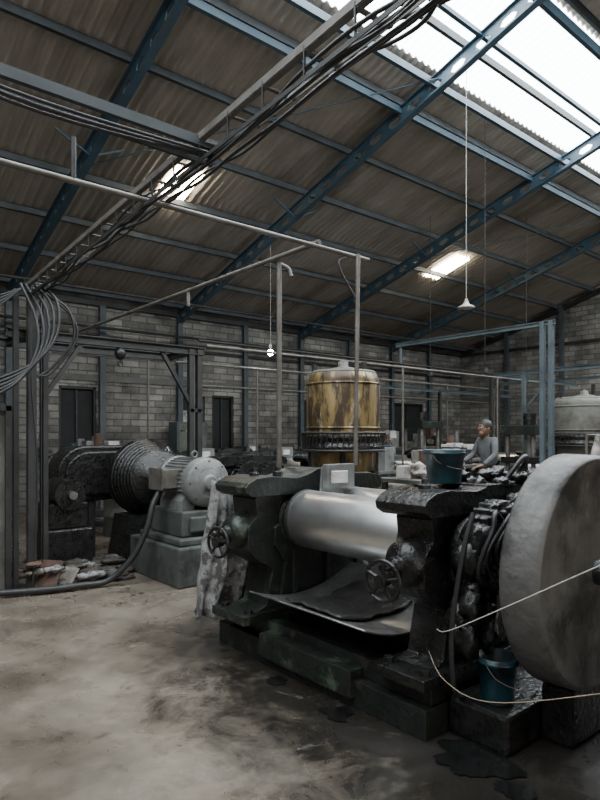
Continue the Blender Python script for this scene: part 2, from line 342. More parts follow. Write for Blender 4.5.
# ---------------------------------------------------------------- two roll mill
def build_mill():
    m=MB()
    prof=[(2.42,.30),(2.60,.36),(2.66,.62),(2.52,.70),(2.44,.78),(2.44,.94),(2.52,1.02),(2.50,1.14),(2.56,1.22),(3.62,1.22),(3.70,1.12),(3.72,.95),(3.62,.80),(3.60,.55),(3.68,.36),(3.86,.30)]
    inn=[(2.72,.42),(2.76,.66),(2.66,.80),(2.66,.92),(2.78,1.0),(3.1,.72),(3.5,.72),(3.46,.42)]
    for b0,b1,k,s in((3.5,3.8,'green',0),(2.02,2.27,'black',.10)):
        def sh(P): return [((a+s if a<3 else a),z) for a,z in P]
        m.prism(sh(prof),b0,b1,k)
        m.prism(sh(inn),b0-.02,b1+.02,k)
        tz=1.31 if k=='black' else 1.34
        cap=[(2.44,1.16),(2.39,1.19),(2.38,1.23),(2.41,1.26),(2.48,1.29),(2.6,1.30),(2.85,1.28),(2.95,1.30),(3.05,tz),(3.2,tz),(3.28,1.30),(3.62,1.29),(3.74,1.27),(3.78,1.22),(3.76,1.16)]
        m.prism(sh(cap),b0-.05,b1+.05,k)
        for a in((2.6,2.82,3.42,3.6) if k=='green' else (2.6,3.42,3.6)):
            m.lathe((a+(s if a<3 else 0),(b0+b1)/2,1.285),(0,0,1),[(.04,0),(.04,.035),(.02,.04),(.02,.07),(0,.07)],'black',6,False)
        bf=b0-.02 if k=='black' else b1+.02; sg=-1 if k=='black' else 1
        for a in(2.9,3.36):
            m.lathe((a,bf,.98),(0,sg,0),[(.17,0),(.17,.05),(.13,.07),(.10,.07),(.10,.12),(0,.12)],k,28)
            m.lathe((a,b0 if k=='green' else b1,.98),(0,-sg,0),[(.2,-.02),(.2,.02),(.14,.05),(.12,.06),(0,.06)],'black',28)
        bc=(b0+b1)/2
        m.lathe((2.5+s,bc,.90),(-1,0,0),[(.13,-.05),(.135,.04),(.125,.09),(.09,.13),(.05,.14),(.045,.17),(.02,.18),(.02,.26),(0,.26)],k,28)
        m.wheel((2.27+s*.6,bc-.02,.84),(1,.15,0),.105,'black',.011,5)
        m.cyl((2.5+s,bc-.02,.84),(2.24+s*.6,bc-.02,.84),.018,'black',10)
        m.box(2.36+s,3.92,b0-.06,b1+.06,.27,.33,k)
        for a in(2.44+s,3.84):
            for bb in(b0,b1): m.lathe((a,bb,.33),(0,0,1),[(.03,0),(.03,.03),(0,.03)],'black',6,False)
        for a in (2.82,3.15,3.48): m.box(a,a+.03,b0-.045,b1+.045,.42,.74,k)
    m.box(2.5,3.9,1.98,3.98,0,.16,'green'); m.box(2.57,3.83,2.0,3.9,.16,.28,'green')
    m.box(2.46,2.62,2.5,3.4,.06,.22,'green')
    for a,r in((2.90,.21),(3.36,.21)):
        m.lathe((a,2.25,.98),(0,1,0),[(.12,0),(.12,.08),(r-.02,.08),(r,.095),(r,1.13),(r-.02,1.145),(.13,1.145),(.13,1.26)],'roll',64)
        m.lathe((a,3.37,.98),(0,1,0),[(r-.012,0),(r+.006,.004),(r+.006,.035),(r-.03,.05),(.13,.055)],'post',56)
    m.prism([(3.0,1.14),(3.02,1.36),(3.3,1.36),(3.32,1.14),(3.13,1.0)],3.36,3.38,'grey'); 
    m.box(3.02,3.3,3.30,3.36,1.2,1.38,'grey'); m.box(3.05,3.2,3.27,3.3,1.24,1.33,'white')
    n=14; vs=[];w0,w1=2.34,3.46
    for off in(0,-.012):
        for j,bb in enumerate((w0,w1)):
            for i in range(n+1):
                t=i/n; a=2.42+t*1.0; z=.46+.12*(2*t-1)**2 - .07*(1-t)+off
                vs.append((a,bb,z))
    N=n+1
    fs=[(i,i+1,N+i+1,N+i) for i in range(n)]+[(2*N+i,3*N+i,3*N+i+1,2*N+i+1) for i in range(n)]+[(0,N,3*N,2*N)]+[(i,2*N+i,2*N+i+1,i+1) for i in range(n)]
    m.add(vs,fs,'steel',True)
    m.box(2.9,3.3,2.42,3.46,.28,.40,'green')
    m.cyl((3.66,2.2,1.1),(3.66,3.7,1.1),.04,'black',14)
    m.gear((2.98,1.86,.98),(0,1,0),.26,.12,'black',26); m.gear((3.42,1.88,.98),(0,1,0),.24,.12,'black',24)
    m.cyl((3.1,1.62,.92),(3.1,2.1,.92),.08,'black',20)
    return m
mm=build_mill()
mill=mm.obj('two_roll_mill',.008)
# crumpled milled rubber sheet lying in the drip tray
m=MB(); nu,nv=26,18; vs=[]
for off in(.0,.012):
    for j in range(nv+1):
        for i in range(nu+1):
            t=.10+.72*i/nu; v=j/nv
            a=2.42+t+.03*noise.noise(Vector((t*3,v*3,1))); bb=2.62+.55*v+.06*noise.noise(Vector((t*4,v*2,5)))
            z=.46+.12*(2*t-1)**2-.07*(1-t)+.012+off+.035*abs(noise.noise(Vector((t*6,v*5,2))))
            vs.append((a,bb,z))
W=nu+1;T_=W*(nv+1)
fs=[(j*W+i,(j+1)*W+i,(j+1)*W+i+1,j*W+i+1) for j in range(nv) for i in range(nu)]+[(T_+j*W+i,T_+j*W+i+1,T_+(j+1)*W+i+1,T_+(j+1)*W+i) for j in range(nv) for i in range(nu)]
fs+=[(i,i+1,T_+i+1,T_+i) for i in range(nu)]+[(j*W,T_+j*W,T_+(j+1)*W,(j+1)*W) for j in range(nv)]+[(nv*W+i,T_+nv*W+i,T_+nv*W+i+1,nv*W+i+1) for i in range(nu)]+[(j*W+nu,(j+1)*W+nu,T_+(j+1)*W+nu,T_+j*W+nu) for j in range(nv)]
m.add(vs,fs,'rsheet',True); m.obj('rubber_sheet')

m=MB()
random.seed(3)
for i in range(34):
    a=random.uniform(3.15,3.75) if i%3 else random.uniform(2.7,3.7); b=random.uniform(1.8,2.3) if i%3 else random.uniform(1.8,1.95); r=random.uniform(.04,.08)
    m.blob((a,b,1.30+random.uniform(0,.05)-(0.14 if b<1.95 else 0)),(r,r*.8,r*.6),'black',.35,3,seed=i,seg=14,rings=9)
for i in range(16):
    a=random.uniform(2.68,2.85); z=random.uniform(.25,1.1)
    m.blob((a,random.uniform(1.80,1.98),z),(.06,.06,.09),'black',.3,2.5,seed=i+40,seg=12,rings=8)
m.obj('rubber_residue')
m=MB()
for i in range(4):
    c=(2.78+.07*i,1.74,1.0-.02*i); pts=[]
    for j in range(10):
        t=2*math.pi*j/10; pts.append((c[0]+.12*math.cos(t)+.02*math.sin(3*t+i),c[1]-.015*i+.03*math.sin(t*2+i),c[2]+.2*math.sin(t)))
    m.tube(pts,.013,'cable',8,5,True)
m.tube([(2.66,1.80,1.2),(2.6,1.82,1.0),(2.56,1.86,.6),(2.58,1.86,.3),(2.7,1.9,.22)],.014,'cable')
m.tube([(3.3,2.0,1.33),(3.4,1.95,1.46),(3.6,2.05,1.42),(3.75,2.3,1.2)],.015,'cable')
m.obj('hose_bundle')

m=MB()
m.lathe((3.18,1.40,.89),(0,1,0),[(0,0),(.54,.012),(.585,.0),(.605,.03),(.61,.19),(.59,.21),(0,.21)],'disc',80)
m.lathe((3.18,1.39,.89),(0,1,0),[(0,-.03),(.06,-.03),(.07,.02)],'black',24)
m.lathe((3.18,1.61,.89),(0,1,0),[(.5,0),(.5,.06),(.2,.1),(0,.1)],'black',40)
m.obj('gear_guard_wheel',.006)
m=MB(); m.box(2.68,3.9,1.62,1.97,0,.2,'black'); m.box(3.0,3.6,1.45,1.62,0,.3,'black'); m.obj('machine_plinth',.02)
def bucket(name,c,r,h,k):
    m=MB(); m.lathe(c,(0,0,1),[(0,0),(r*.78,0),(r*.8,.01),(r*.97,h*.86),(r*1.06,h*.87),(r*1.06,h*.93),(r,h*.94),(r*1.05,h),(r*.96,h),(r*.76,.03),(0,.03)],k,36)
    x,y,z=c; m.tube([(x-r*1.05,y,z+h*.9),(x-r*.8,y-.05,z+h*.6),(x,y-r*1.15,z+h*.42),(x+r*.8,y-.05,z+h*.6),(x+r*1.05,y,z+h*.9)],.003,'pipe',6)
    m.lathe((x,y,z+h*.55),(0,0,1),[(0,0),(r*.86,0),(0,.003)],'black',24)
    return m.obj(name)
bucket('paint_bucket',(2.98,2.22,1.312),.122,.20,'teal')
bucket('plastic_pail',(2.82,1.76,.202),.105,.24,'blueb')

def hang(name,a0,a1,b,ztop,zbot,k,seed=0,flare=.1,tb=.09):
    m=MB(); seg=64;rings=26;vs=[]
    ca=(a0+a1)/2; hw=(a1-a0)/2
    for i in range(rings+1):
        t=i/rings; z=ztop+(zbot-ztop)*t
        w=hw*(.62+.38*min(1,t*2.2))+flare*t*.4; d=tb*(.45+.55*math.sin(min(1,t*1.3)*math.pi/2))
        if t>.93: w*=.96
        for j in range(seg):
            th=2*math.pi*j/seg
            f=1+.4*math.sin(th*9+t*3+seed)*(.3+t*.7)+.2*math.sin(th*15+seed*2+t*5)+.4*noise.noise(Vector((math.cos(th)*2,math.sin(th)*2,t*4+seed)))
            vs.append((ca+w*math.cos(th)*(1+.12*noise.noise(Vector((th,t*5,seed))))+.05*math.sin(t*3),b+d*math.sin(th)*f+.03*t,z+.04*noise.noise(Vector((th*2,seed,t)))))
    fs=[(i*seg+j,i*seg+(j+1)%seg,(i+1)*seg+(j+1)%seg,(i+1)*seg+j) for i in range(rings) for j in range(seg)]
    fs+= [tuple(range(seg))[::-1],tuple(range(rings*seg,rings*seg+seg))]
    m.add(vs,fs,k,True); return m.obj(name)
hang('hanging_cloth_sack',2.38,2.80,4.02,1.24,.2,'cloth',tb=.12,flare=.18)

m=MB(); m.blob((2.95,1.0,.42),(.2,.2,.44),'tan',.06,2.5,.75,flat=True,seed=4,seg=36,rings=26)
m.obj('burlap_sack')

# ---------------------------------------------------------------- tanks
def tank(name,a,b,r,zt,k,zb=1.25):
    m=MB()
    m.lathe((a,b,0),(0,0,1),[(0,zb),(r*.86,zb),(r*.9,zb+.2),(r*.9,zb+.22)],k,48)
    m.lathe((a,b,0),(0,0,1),[(r*.9,zb+.2),(r*1.1,zb+.2),(r*1.12,zb+.22),(r*1.12,zb+.25),(r*1.08,zb+.26),(r*1.08,zb+.3),(r*1.1,zb+.31),(r*1.1,zb+.34),(r,zb+.35)],'black',48)
    m.lathe((a,b,0),(0,0,1),[(r*.99,zb+.34),(r,zt-.14),(r*.98,zt-.12),(r*.98,zt-.1),(r*.92,zt-.03),(r*.8,zt),(0,zt+.01)],k,48)
    for z in(zb+.42,zt-.13): m.ring((a,b,z),(0,0,1),r,.010,k,40)
    m.ring((a,b,zt-.02),(0,0,1),r*.84,.022,'tankg',40)
    m.lathe((a,b,zt),(0,0,1),[(0,0),(.14,0),(.14,.03),(.05,.05),(.05,.1),(0,.1)],'tankg',20)
    m.ring((a,b,zt+.05),(0,1,0),.06,.01,'tankg',20)
    for i in range(3): 
        t=i*2.1+.5; m.beam((a+r*.8*math.cos(t),b+r*.8*math.sin(t),zt-.02),(a+r*.8*math.cos(t),b+r*.8*math.sin(t),zt+.07),.03,.05,'post')
    for i in range(48):
        t=2*math.pi*i/48; m.cyl((a+r*1.1*math.cos(t),b+r*1.1*math.sin(t),zb+.2),(a+r*1.14*math.cos(t+.05),b+r*1.14*math.sin(t+.05),zb+.37),.006,'post',6)
    m.ring((a,b,zb+.37),(0,0,1),r*1.14,.012,'post',44); m.ring((a,b,zb+.2),(0,0,1),r*1.1,.014,'post',44)
    for i in range(4):
        t=math.pi/4+i*math.pi/2; x_,y_=a+r*.82*math.cos(t),b+r*.82*math.sin(t)
        m.beam((x_,y_,0),(x_,y_,zb+.2),.07,.07,'post')
    m.ring((a,b,.5),(0,0,1),r*.82,.02,'post',24)
    return m.obj(name)
tank('pressure_tank',4.17,4.33,.365,2.23,'yellow')
tank('pressure_tank',8.75,4.05,.44,2.14,'tankg')
tank('pressure_tank',12.6,3.6,.44,2.2,'tankg')

# ---------------------------------------------------------------- left drive line
m=MB()
ca,z0=3.44,1.08
m.lathe((ca,5.66,z0),(0,1,0),[(0,-.03),(.07,-.03),(.09,0),(.24,.02),(.27,.05),(.275,.1),(.275,.16),(.255,.17),(.255,.66),(.275,.67),(.275,.74),(.2,.78),(.06,.8),(.05,.9),(0,.9)],'grey',48)
for i in range(36):
    t=2*math.pi*i/36
    if .0<math.sin(t)+.75: m.beam((ca+.262*math.cos(t),5.83,z0+.262*math.sin(t)),(ca+.262*math.cos(t),6.32,z0+.262*math.sin(t)),.012,.012,'grey')
for i in range(8):
    t=2*math.pi*i/8; m.lathe((ca+.235*math.cos(t),5.69,z0+.235*math.sin(t)),(0,-1,0),[(.012,0),(.012,.015),(0,.015)],'post',6)
m.ring((ca,5.675,z0),(0,1,0),.16,.008,'grey',30)
m.box(ca-.44,ca-.24,5.92,6.2,z0-.06,z0+.14,'pipe'); m.box(ca-.455,ca-.44,5.9,6.22,z0-.08,z0+.16,'pipe')
m.ring((ca,6.0,z0+.3),(0,1,0),.035,.012,'grey',14)
for s in(-1,1): m.prism([(ca+s*.28,.78),(ca+s*.12,.78),(ca+s*.1,.88),(ca+s*.22,.95),(ca+s*.27,.88)],5.8,6.3,'grey')
m.obj('electric_motor',.005)
m=MB(); m.box(3.12,3.74,5.7,6.45,.5,.78,'greyd'); m.box(3.2,3.66,5.66,5.7,.55,.72,'greyd'); m.box(3.0,3.82,5.56,6.75,0,.42,'greyd'); m.box(3.05,3.78,5.62,6.6,.42,.5,'greyd'); m.obj('motor_plinth',.02)
m=MB()
prof=[(0,-.26),(.12,-.26),(.13,-.2),(.3,-.2),(.32,-.16)]
h=-.16
for i in range(7): prof+=[(.34+.022*i,h),(.36+.022*i,h+.012),(.33+.022*i,h+.03)]; h+=.045
prof+=[(.49,h),(.49,h+.06),(.4,h+.1),(0,h+.1)]
m.lathe((3.44,7.1,1.06),(0,1,0),prof,'black',56)
m.prism([(3.0,0),(3.9,0),(3.8,.6),(3.1,.6)],7.0,7.45,'black'); m.obj('ribbed_flywheel')
m=MB()
pts=[];R=.36
for i in range(17): t=-math.pi/2+math.pi*i/16; pts.append((3.6+R*math.cos(t),1.1+R*math.sin(t)))
for i in range(17): t=math.pi/2+math.pi*i/16; pts.append((2.85+R*math.cos(t),1.1+R*math.sin(t)))
m.prism(pts,7.75,8.2,'black'); m.prism([(3.2+(a-3.2)*.88,1.1+(z-1.1)*.8) for a,z in pts],7.71,7.76,'black')
m.box(2.9,3.0,7.8,8.15,0,.8,'post'); m.box(3.6,3.7,7.8,8.15,0,.8,'post'); m.obj('belt_guard',.03)
m=MB(); m.box(2.15,2.7,7.1,7.65,0,.5,'black'); m.box(2.2,2.65,7.15,7.6,.5,.8,'black'); m.cyl((2.43,7.1,.9),(2.43,7.62,.9),.18,'black',24); m.cyl((2.43,7.0,.9),(2.43,7.1,.9),.05,'steel',12); m.obj('gear_reducer',.02)

for (da,db) in ((1.95,5.2),(3.7,5.3),(6.2,5.0),(9.3,4.6),(5.0,8.2)):
    o=bpy.data.objects.new('two_roll_mill',mill.data); S.collection.objects.link(o); o.location=(da,db,0)
    b=o.modifiers.new('bevel','BEVEL'); b.width=.008; b.limit_method='ANGLE'; b.angle_limit=math.radians(40)

# ---------------------------------------------------------------- steel portals & pipes
m=MB()
def ibeam(p,q,w,h,k):
    p=Vector(p);q=Vector(q)
    m.beam(p+Vector((0,0,h/2)),q+Vector((0,0,h/2)),w,.012,k); m.beam(p-Vector((0,0,h/2)),q-Vector((0,0,h/2)),w,.012,k); m.beam(p,q,.012,h,k)
for a,b,w in((1.82,6.48,.08),(1.98,6.56,.05),(1.70,6.6,.05),(2.06,6.9,.06)): m.box(a-w/2,a+w/2,b-w/2,b+w/2,0,3.1,'post')
for a in(3.92,4.04): m.box(a-.035,a+.035,6.9,6.97,0,2.72,'post')
m.box(3.9,4.06,6.9,6.97,1.9,1.94,'post')
ibeam((1.7,6.93,2.70),(4.12,6.93,2.70),.08,.09,'post'); ibeam((1.7,7.7,2.70),(4.12,7.7,2.70),.08,.09,'post')
ibeam((4.0,6.93,2.70),(4.0,7.7,2.70),.07,.07,'post'); ibeam((1.9,6.5,2.70),(1.9,7.7,2.70),.07,.07,'post')
m.beam((2.1,6.93,2.05),(2.5,6.93,2.66),.045,.045,'post'); m.beam((3.95,6.93,1.95),(3.5,6.93,2.66),.045,.045,'post')
m.obj('steel_gantry')
m=MB()
ibeam((7.69,3.95,3.1),(7.69,6.7,3.1),.05,.05,'gpaint')
for b in(4.0,4.12): m.box(7.66,7.72,b-.03,b+.03,0,3.12,'gpaint')
m.box(7.68,7.71,6.6,6.63,2.8,3.1,'gpaint')
ibeam((9.75,3.6,2.7),(9.75,5.6,2.7),.06,.06,'gpaint'); m.box(9.72,9.78,5.54,5.6,0,2.7,'gpaint')
m.beam((9.75,5.5,2.1),(9.75,5.0,2.66),.035,.035,'gpaint')
m.obj('steel_gantry')
m=MB()
for a,b,h in((11.6,4.6,2.9),(11.6,7.4,2.9),(13.8,5.6,2.9),(13.8,8.6,2.9),(9.0,9.3,2.7),(12.3,9.3,2.7),(15.6,7.0,2.9)): m.box(a-.035,a+.035,b-.035,b+.035,0,h,'post')
ibeam((11.6,4.3,2.9),(11.6,7.6,2.9),.06,.06,'gpaint'); ibeam((13.8,5.4,2.9),(13.8,8.8,2.9),.06,.06,'gpaint'); ibeam((9.0,9.3,2.7),(15.6,9.3,2.7),.06,.06,'gpaint'); ibeam((11.6,7.4,2.9),(15.6,7.4,2.9),.06,.06,'gpaint')
m.obj('steel_gantry')
m=MB()
d=Vector((-.27,-5.1,0)).normalized(); P1=Vector((1.87,6.5,3.14)); n=Vector((-d.y,d.x,0))
L=7.6
m.beam(P1-n*.09,P1-n*.09+d*L,.006,.035,'pipe'); m.beam(P1-n*.075-Vector((0,0,.018)),P1-n*.075+d*L-Vector((0,0,.018)),.03,.006,'pipe')
m.beam(P1+n*.09,P1+n*.09+d*L,.006,.03,'pipe')
m.beam(P1-n*.09-Vector((0,0,.13)),P1-n*.09+d*L-Vector((0,0,.13)),.006,.02,'post')
i=.2
while i<L:
    m.beam(P1+n*.09+d*i-Vector((0,0,.02)),P1-n*.09+d*i-Vector((0,0,.02)),.022,.008,'pipe'); m.beam(P1-n*.09+d*i,P1-n*.09+d*i-Vector((0,0,.13)),.008,.008,'post'); i+=.3
m.obj('cable_tray')
m=MB()
rnd=random.Random(5)
for k in range(6):
    pts=[];off=-.06+.03*k; r=rnd.uniform(.006,.010); lay=rnd.choice([-.04,-.06,-.10])
    i=-.1
    while i<L+.2:
        pts.append(P1+d*i+n*(off+rnd.uniform(-.03,.03))+Vector((0,0,lay+rnd.uniform(-.04,.015)))); i+=.4
    m.tube(pts,r,'cable',8,4)
for k in range(5):
    x=1.9-.05*k
    m.tube([(x,6.42,3.12),(x+.10,6.25,2.95-.05*k),(x+.08,6.2,2.6-.05*k),(1.75-.05*k,6.2,2.3-.06*k),(1.3-.08*k,6.3,2.08-.07*k),(.9-.1*k,6.4,2.0-.05*k)],.015,'cable')
m.tube([(1.8,6.4,3.1),(1.78,6.35,2.2),(1.85,6.38,1.2),(1.8,6.36,.1)],.01,'cable')
for k in range(2):
    m.tube([(1.95,6.4,3.05),(2.15+.03*k,6.35,2.9-.06*k),(2.2+.03*k,6.35,2.6),(2.0,6.4,2.3-.05*k),(1.86,6.4,2.2)],.013,'cable')
for k in range(4):
    m.tube([(.6,6.5,3.12+.02*k),(1.2,6.5,2.9-.06*k),(1.75,6.5,3.1)],.010,'cable')
for k in range(4):
    c=P1+d*(4.7+.3*k); m.tube([c+n*.05,c+n*.16+Vector((0,0,.05)),c+d*.25+n*(.18+.02*k)+Vector((0,0,.02*k)),c+d*.5+n*.1+Vector((0,0,-.05)),c+d*.7-n*.05+Vector((0,0,.02))],.009,'cable')
m.obj('cable_bundle')
m=MB()
m.beam((-3,2.72,3.12),(1.7,2.72,3.12),.03,.05,'purlin'); m.beam((-3,2.78,3.05),(1.7,2.78,3.05),.02,.02,'post')
for k in range(3): m.tube([(-3,2.7+.02*k,3.06),(-1,2.7+.02*k,3.04-.015*k),(.0,2.69+.02*k,3.07),(.8,2.7+.02*k,3.04-.015*k),(1.7,2.7+.02*k,3.07)],.008,'cable')
m.obj('overhead_conduit_run')
m=MB()
m.cyl((-2.5,3.46,3.05),(3.62,3.46,3.05),.018,'pipe',12)
m.cyl((3.08,3.46,3.09),(3.08,9.2,3.09),.02,'pipe',12)
m.cyl((3.12,4.02,3.06),(3.12,4.02,1.25),.022,'pipe',12); m.lathe((3.12,4.02,1.22),(0,0,1),[(.04,0),(.04,.06),(.03,.08)],'pipe',12)
m.tube([(3.12,4.02,3.05),(3.2,4.0,3.02),(3.22,3.98,2.95)],.018,'pipe')
m.cyl((3.44,3.40,3.05),(3.37,3.36,1.36),.018,'pipe',12); m.tube([(3.38,3.46,3.03),(3.28,3.46,2.95),(3.44,3.43,2.7)],.008,'cable')
m.cyl((1.2,3.46,3.05),(1.2,3.46,3.3),.015,'post',8)
m.cyl((3.08,5.5,3.09),(3.08,5.5,2.93),.018,'pipe',8)
m.obj('water_pipe_run')
m=MB()
m.cyl((4.2,7.0,2.8),(14,7.0,2.8),.02,'pipe',10); m.cyl((3.0,9.6,2.9),(17,9.6,2.9),.025,'pipe',10); m.cyl((0,12.6,3.9),(18,12.6,3.9),.03,'post',10)
m.cyl((0,11.0,4.3),(17,11.0,4.3),.03,'post',10); m.cyl((5.0,8.6,3.15),(17,8.6,3.15),.02,'post',10); m.cyl((6.0,10.6,2.6),(17,10.6,2.6),.02,'pipe',10)
for a,b,z in((5.5,9.6,2.9),(8.2,9.6,2.9),(11.2,7.0,2.8),(10.4,9.6,2.9),(4.6,9.6,2.9),(6.9,9.6,2.9),(13.0,9.6,2.9),(15.2,9.6,2.9),(8.2,7.0,2.8)): m.cyl((a,b,0),(a,b,z),.02,'pipe',10)
m.obj('pipe_rack')
m=MB()
for a,b,z in((8.6,5.6,2.7),(10.0,7.8,2.9),(12.0,6.8,2.8)): m.cyl((a,b,z),(a,b,rz(b)-.05),.005,'post',6); m.box(a-.05,a+.05,b-.03,b+.03,z-.08,z,'post')
m.obj('hanging_socket_drop')

m=MB()
m.tube([(3.06,6.05,1.02),(2.94,6.02,.85),(2.86,6.0,.6),(2.72,6.05,.3),(2.5,6.15,.07),(2.2,6.2,.05),(1.9,6.25,.05),(1.5,6.4,.05)],.034,'cable',12)
m.obj('rubber_hose')
m=MB(); m.box(.4,1.66,6.62,6.7,0,1.9,'board'); m.box(1.6,1.66,6.58,6.62,0,1.9,'post'); m.box(.4,1.66,6.58,6.62,1.84,1.9,'post'); m.obj('partition_panel',.005)

def heap(name,a0,a1,b0,b1,n,k,seed,zmax=.1,sz=(.05,.14)):
    m=MB(); r=random.Random(seed)
    for i in range(n):
        a=r.uniform(a0,a1);b=r.uniform(b0,b1);s=r.uniform(*sz)
        m.blob((a,b,r.uniform(0,zmax)),(s,s*r.uniform(.5,1),s*r.uniform(.2,.5)),r.choice(k),.3,2.2,seed=i,seg=12,rings=8,flat=True)
    return m.obj(name)
heap('rubber_scrap_heap',2.1,2.9,6.35,7.0,60,['rubber','rubber','board','cloth'],1,.16)
heap('rubbish_heap',1.72,2.02,6.3,6.8,16,['rust','cloth','tan','rust'],2,.3,(.05,.11))
heap('floor_debris',2.9,5.2,4.6,5.3,26,['rubber','rubber','board'],5,.02,(.02,.06))
heap('rubber_scrap',1.9,2.9,5.4,6.2,22,['rubber','board'],8,.0,(.01,.03))
m=MB(); m.beam((1.9,6.33,.02),(2.02,6.42,.3),.24,.015,'rust'); m.beam((2.05,6.3,.02),(2.2,6.4,.2),.2,.012,'tan'); m.obj('cardboard_sheet')

def sacks(name,a,b,n,k,seed,h0=0):
    m=MB(); r=random.Random(seed)
    for i in range(n):
        l=i//3; m.blob((a+(i%3)*.42-.4+r.uniform(-.05,.05),b+r.uniform(-.1,.1),h0+.12+l*.2),(.28,.36,.13),k,.1,2,.6,seed=i+seed,flat=True)
    return m.obj(name)
sacks('sack_pile',5.0,6.3,15,'cloth',3); sacks('sack_pile',5.6,5.2,15,'tan',9); sacks('sack_pile',11.3,5.9,15,'white',8)
def table(name,a,b,w,d,h,n=12):
    m=MB(); m.box(a,a+w,b,b+d,h-.05,h,'board')
    for x in(a+.05,a+w-.05):
        for y in(b+.05,b+d-.05): m.box(x-.03,x+.03,y-.03,y+.03,0,h-.05,'post')
    m.box(a+.05,a+w-.05,b+.05,b+d-.05,.2,.23,'post')
    r=random.Random(int(a*10))
    for i in range(n):
        x=r.uniform(a+.15,a+w-.15);y=r.uniform(b+.15,b+d-.15)
        t=r.random()
        if t<.4: m.cyl((x,y,h),(x,y,h+r.uniform(.15,.5)),.07,r.choice(['teal','grey','rust','steel','post']),16)
        elif t<.7: m.box(x-.1,x+.1,y-.1,y+.1,h,h+r.uniform(.1,.4),r.choice(['white','tan','grey','post']))
        else: m.blob((x,y,h+.08),(.14,.12,.1),r.choice(['cloth','white','rubber']),.25,2,seed=i)
    return m.obj(name,.005)
table('workbench',5.9,6.2,1.4,.6,1.05); table('workbench',8.4,5.9,1.2,.7,1.2); table('workbench',7.3,5.3,.9,.5,1.15); table('workbench',3.0,10,1.8,.8,1.2); table('workbench',5.2,4.2,.8,.6,1.1); table('workbench',10.6,3.6,1.4,.7,1.2); table('workbench',12.2,9.8,2,.8,1.3); table('workbench',9.6,9.3,1.6,.6,1.3)
def drum(a,b,k,z=0):
    m=MB(); m.lathe((a,b,z),(0,0,1),[(0,0),(.28,0),(.29,.02),(.285,.28),(.3,.3),(.285,.32),(.285,.56),(.3,.58),(.285,.6),(.285,.86),(.295,.88),(.27,.88),(.27,.86),(0,.86)],k,32); m.obj('steel_drum')
drum(10.1,5.2,'tankg'); drum(6.0,10.1,'rust'); drum(4.0,9.3,'tankg'); drum(8.1,8.3,'teal'); drum(7.75,6.6,'tankg')
def cabinet(a,b,w,h):
    m=MB(); m.box(a,a+w,b,b+.4,.1,h,'gpaint'); m.box(a+.04,a+w/2-.01,b-.015,b,.15,h-.05,'tankg'); m.box(a+w/2+.01,a+w-.04,b-.015,b,.15,h-.05,'tankg')
    m.box(a+.03,a+.1,b+.02,b+.38,0,.1,'post'); m.box(a+w-.1,a+w-.03,b+.02,b+.38,0,.1,'post')
    for i in range(4): m.lathe((a+.12+i*.1,b-.015,h-.2),(0,-1,0),[(.02,0),(.02,.02),(0,.02)],['rust','white','steel','teal'][i],10)
    m.obj('control_cabinet',.008)
cabinet(9.4,10.1,.8,1.9); cabinet(14.3,6.2,.8,2.0); cabinet(6.6,12.3,.8,1.9)
def press(a,b,h=2.0):
    m=MB(); m.box(a-.35,a+.35,b-.3,b+.3,0,.5,'black')
    for x in(-.28,.28):
        for y in(-.22,.22): m.cyl((a+x,b+y,.5),(a+x,b+y,h),.035,'pipe',12)
    m.box(a-.36,a+.36,b-.3,b+.3,.85,.95,'black'); m.box(a-.36,a+.36,b-.3,b+.3,1.15,1.25,'black'); m.box(a-.36,a+.36,b-.3,b+.3,h-.15,h,'green')
    m.cyl((a,b,h),(a,b,h+.2),.1,'black',20); m.cyl((a,b,.5),(a,b,.85),.12,'steel',20); m.wheel((a-.4,b,1.0),(1,0,0),.12,'black')
    m.cyl((a,b,1.25),(a,b,h-.15),.09,'steel',16)
    m.obj('hydraulic_press',.008)
press(9.1,5.1,1.75); press(10.6,8.5,1.9); press(13.0,5.0,2.0)

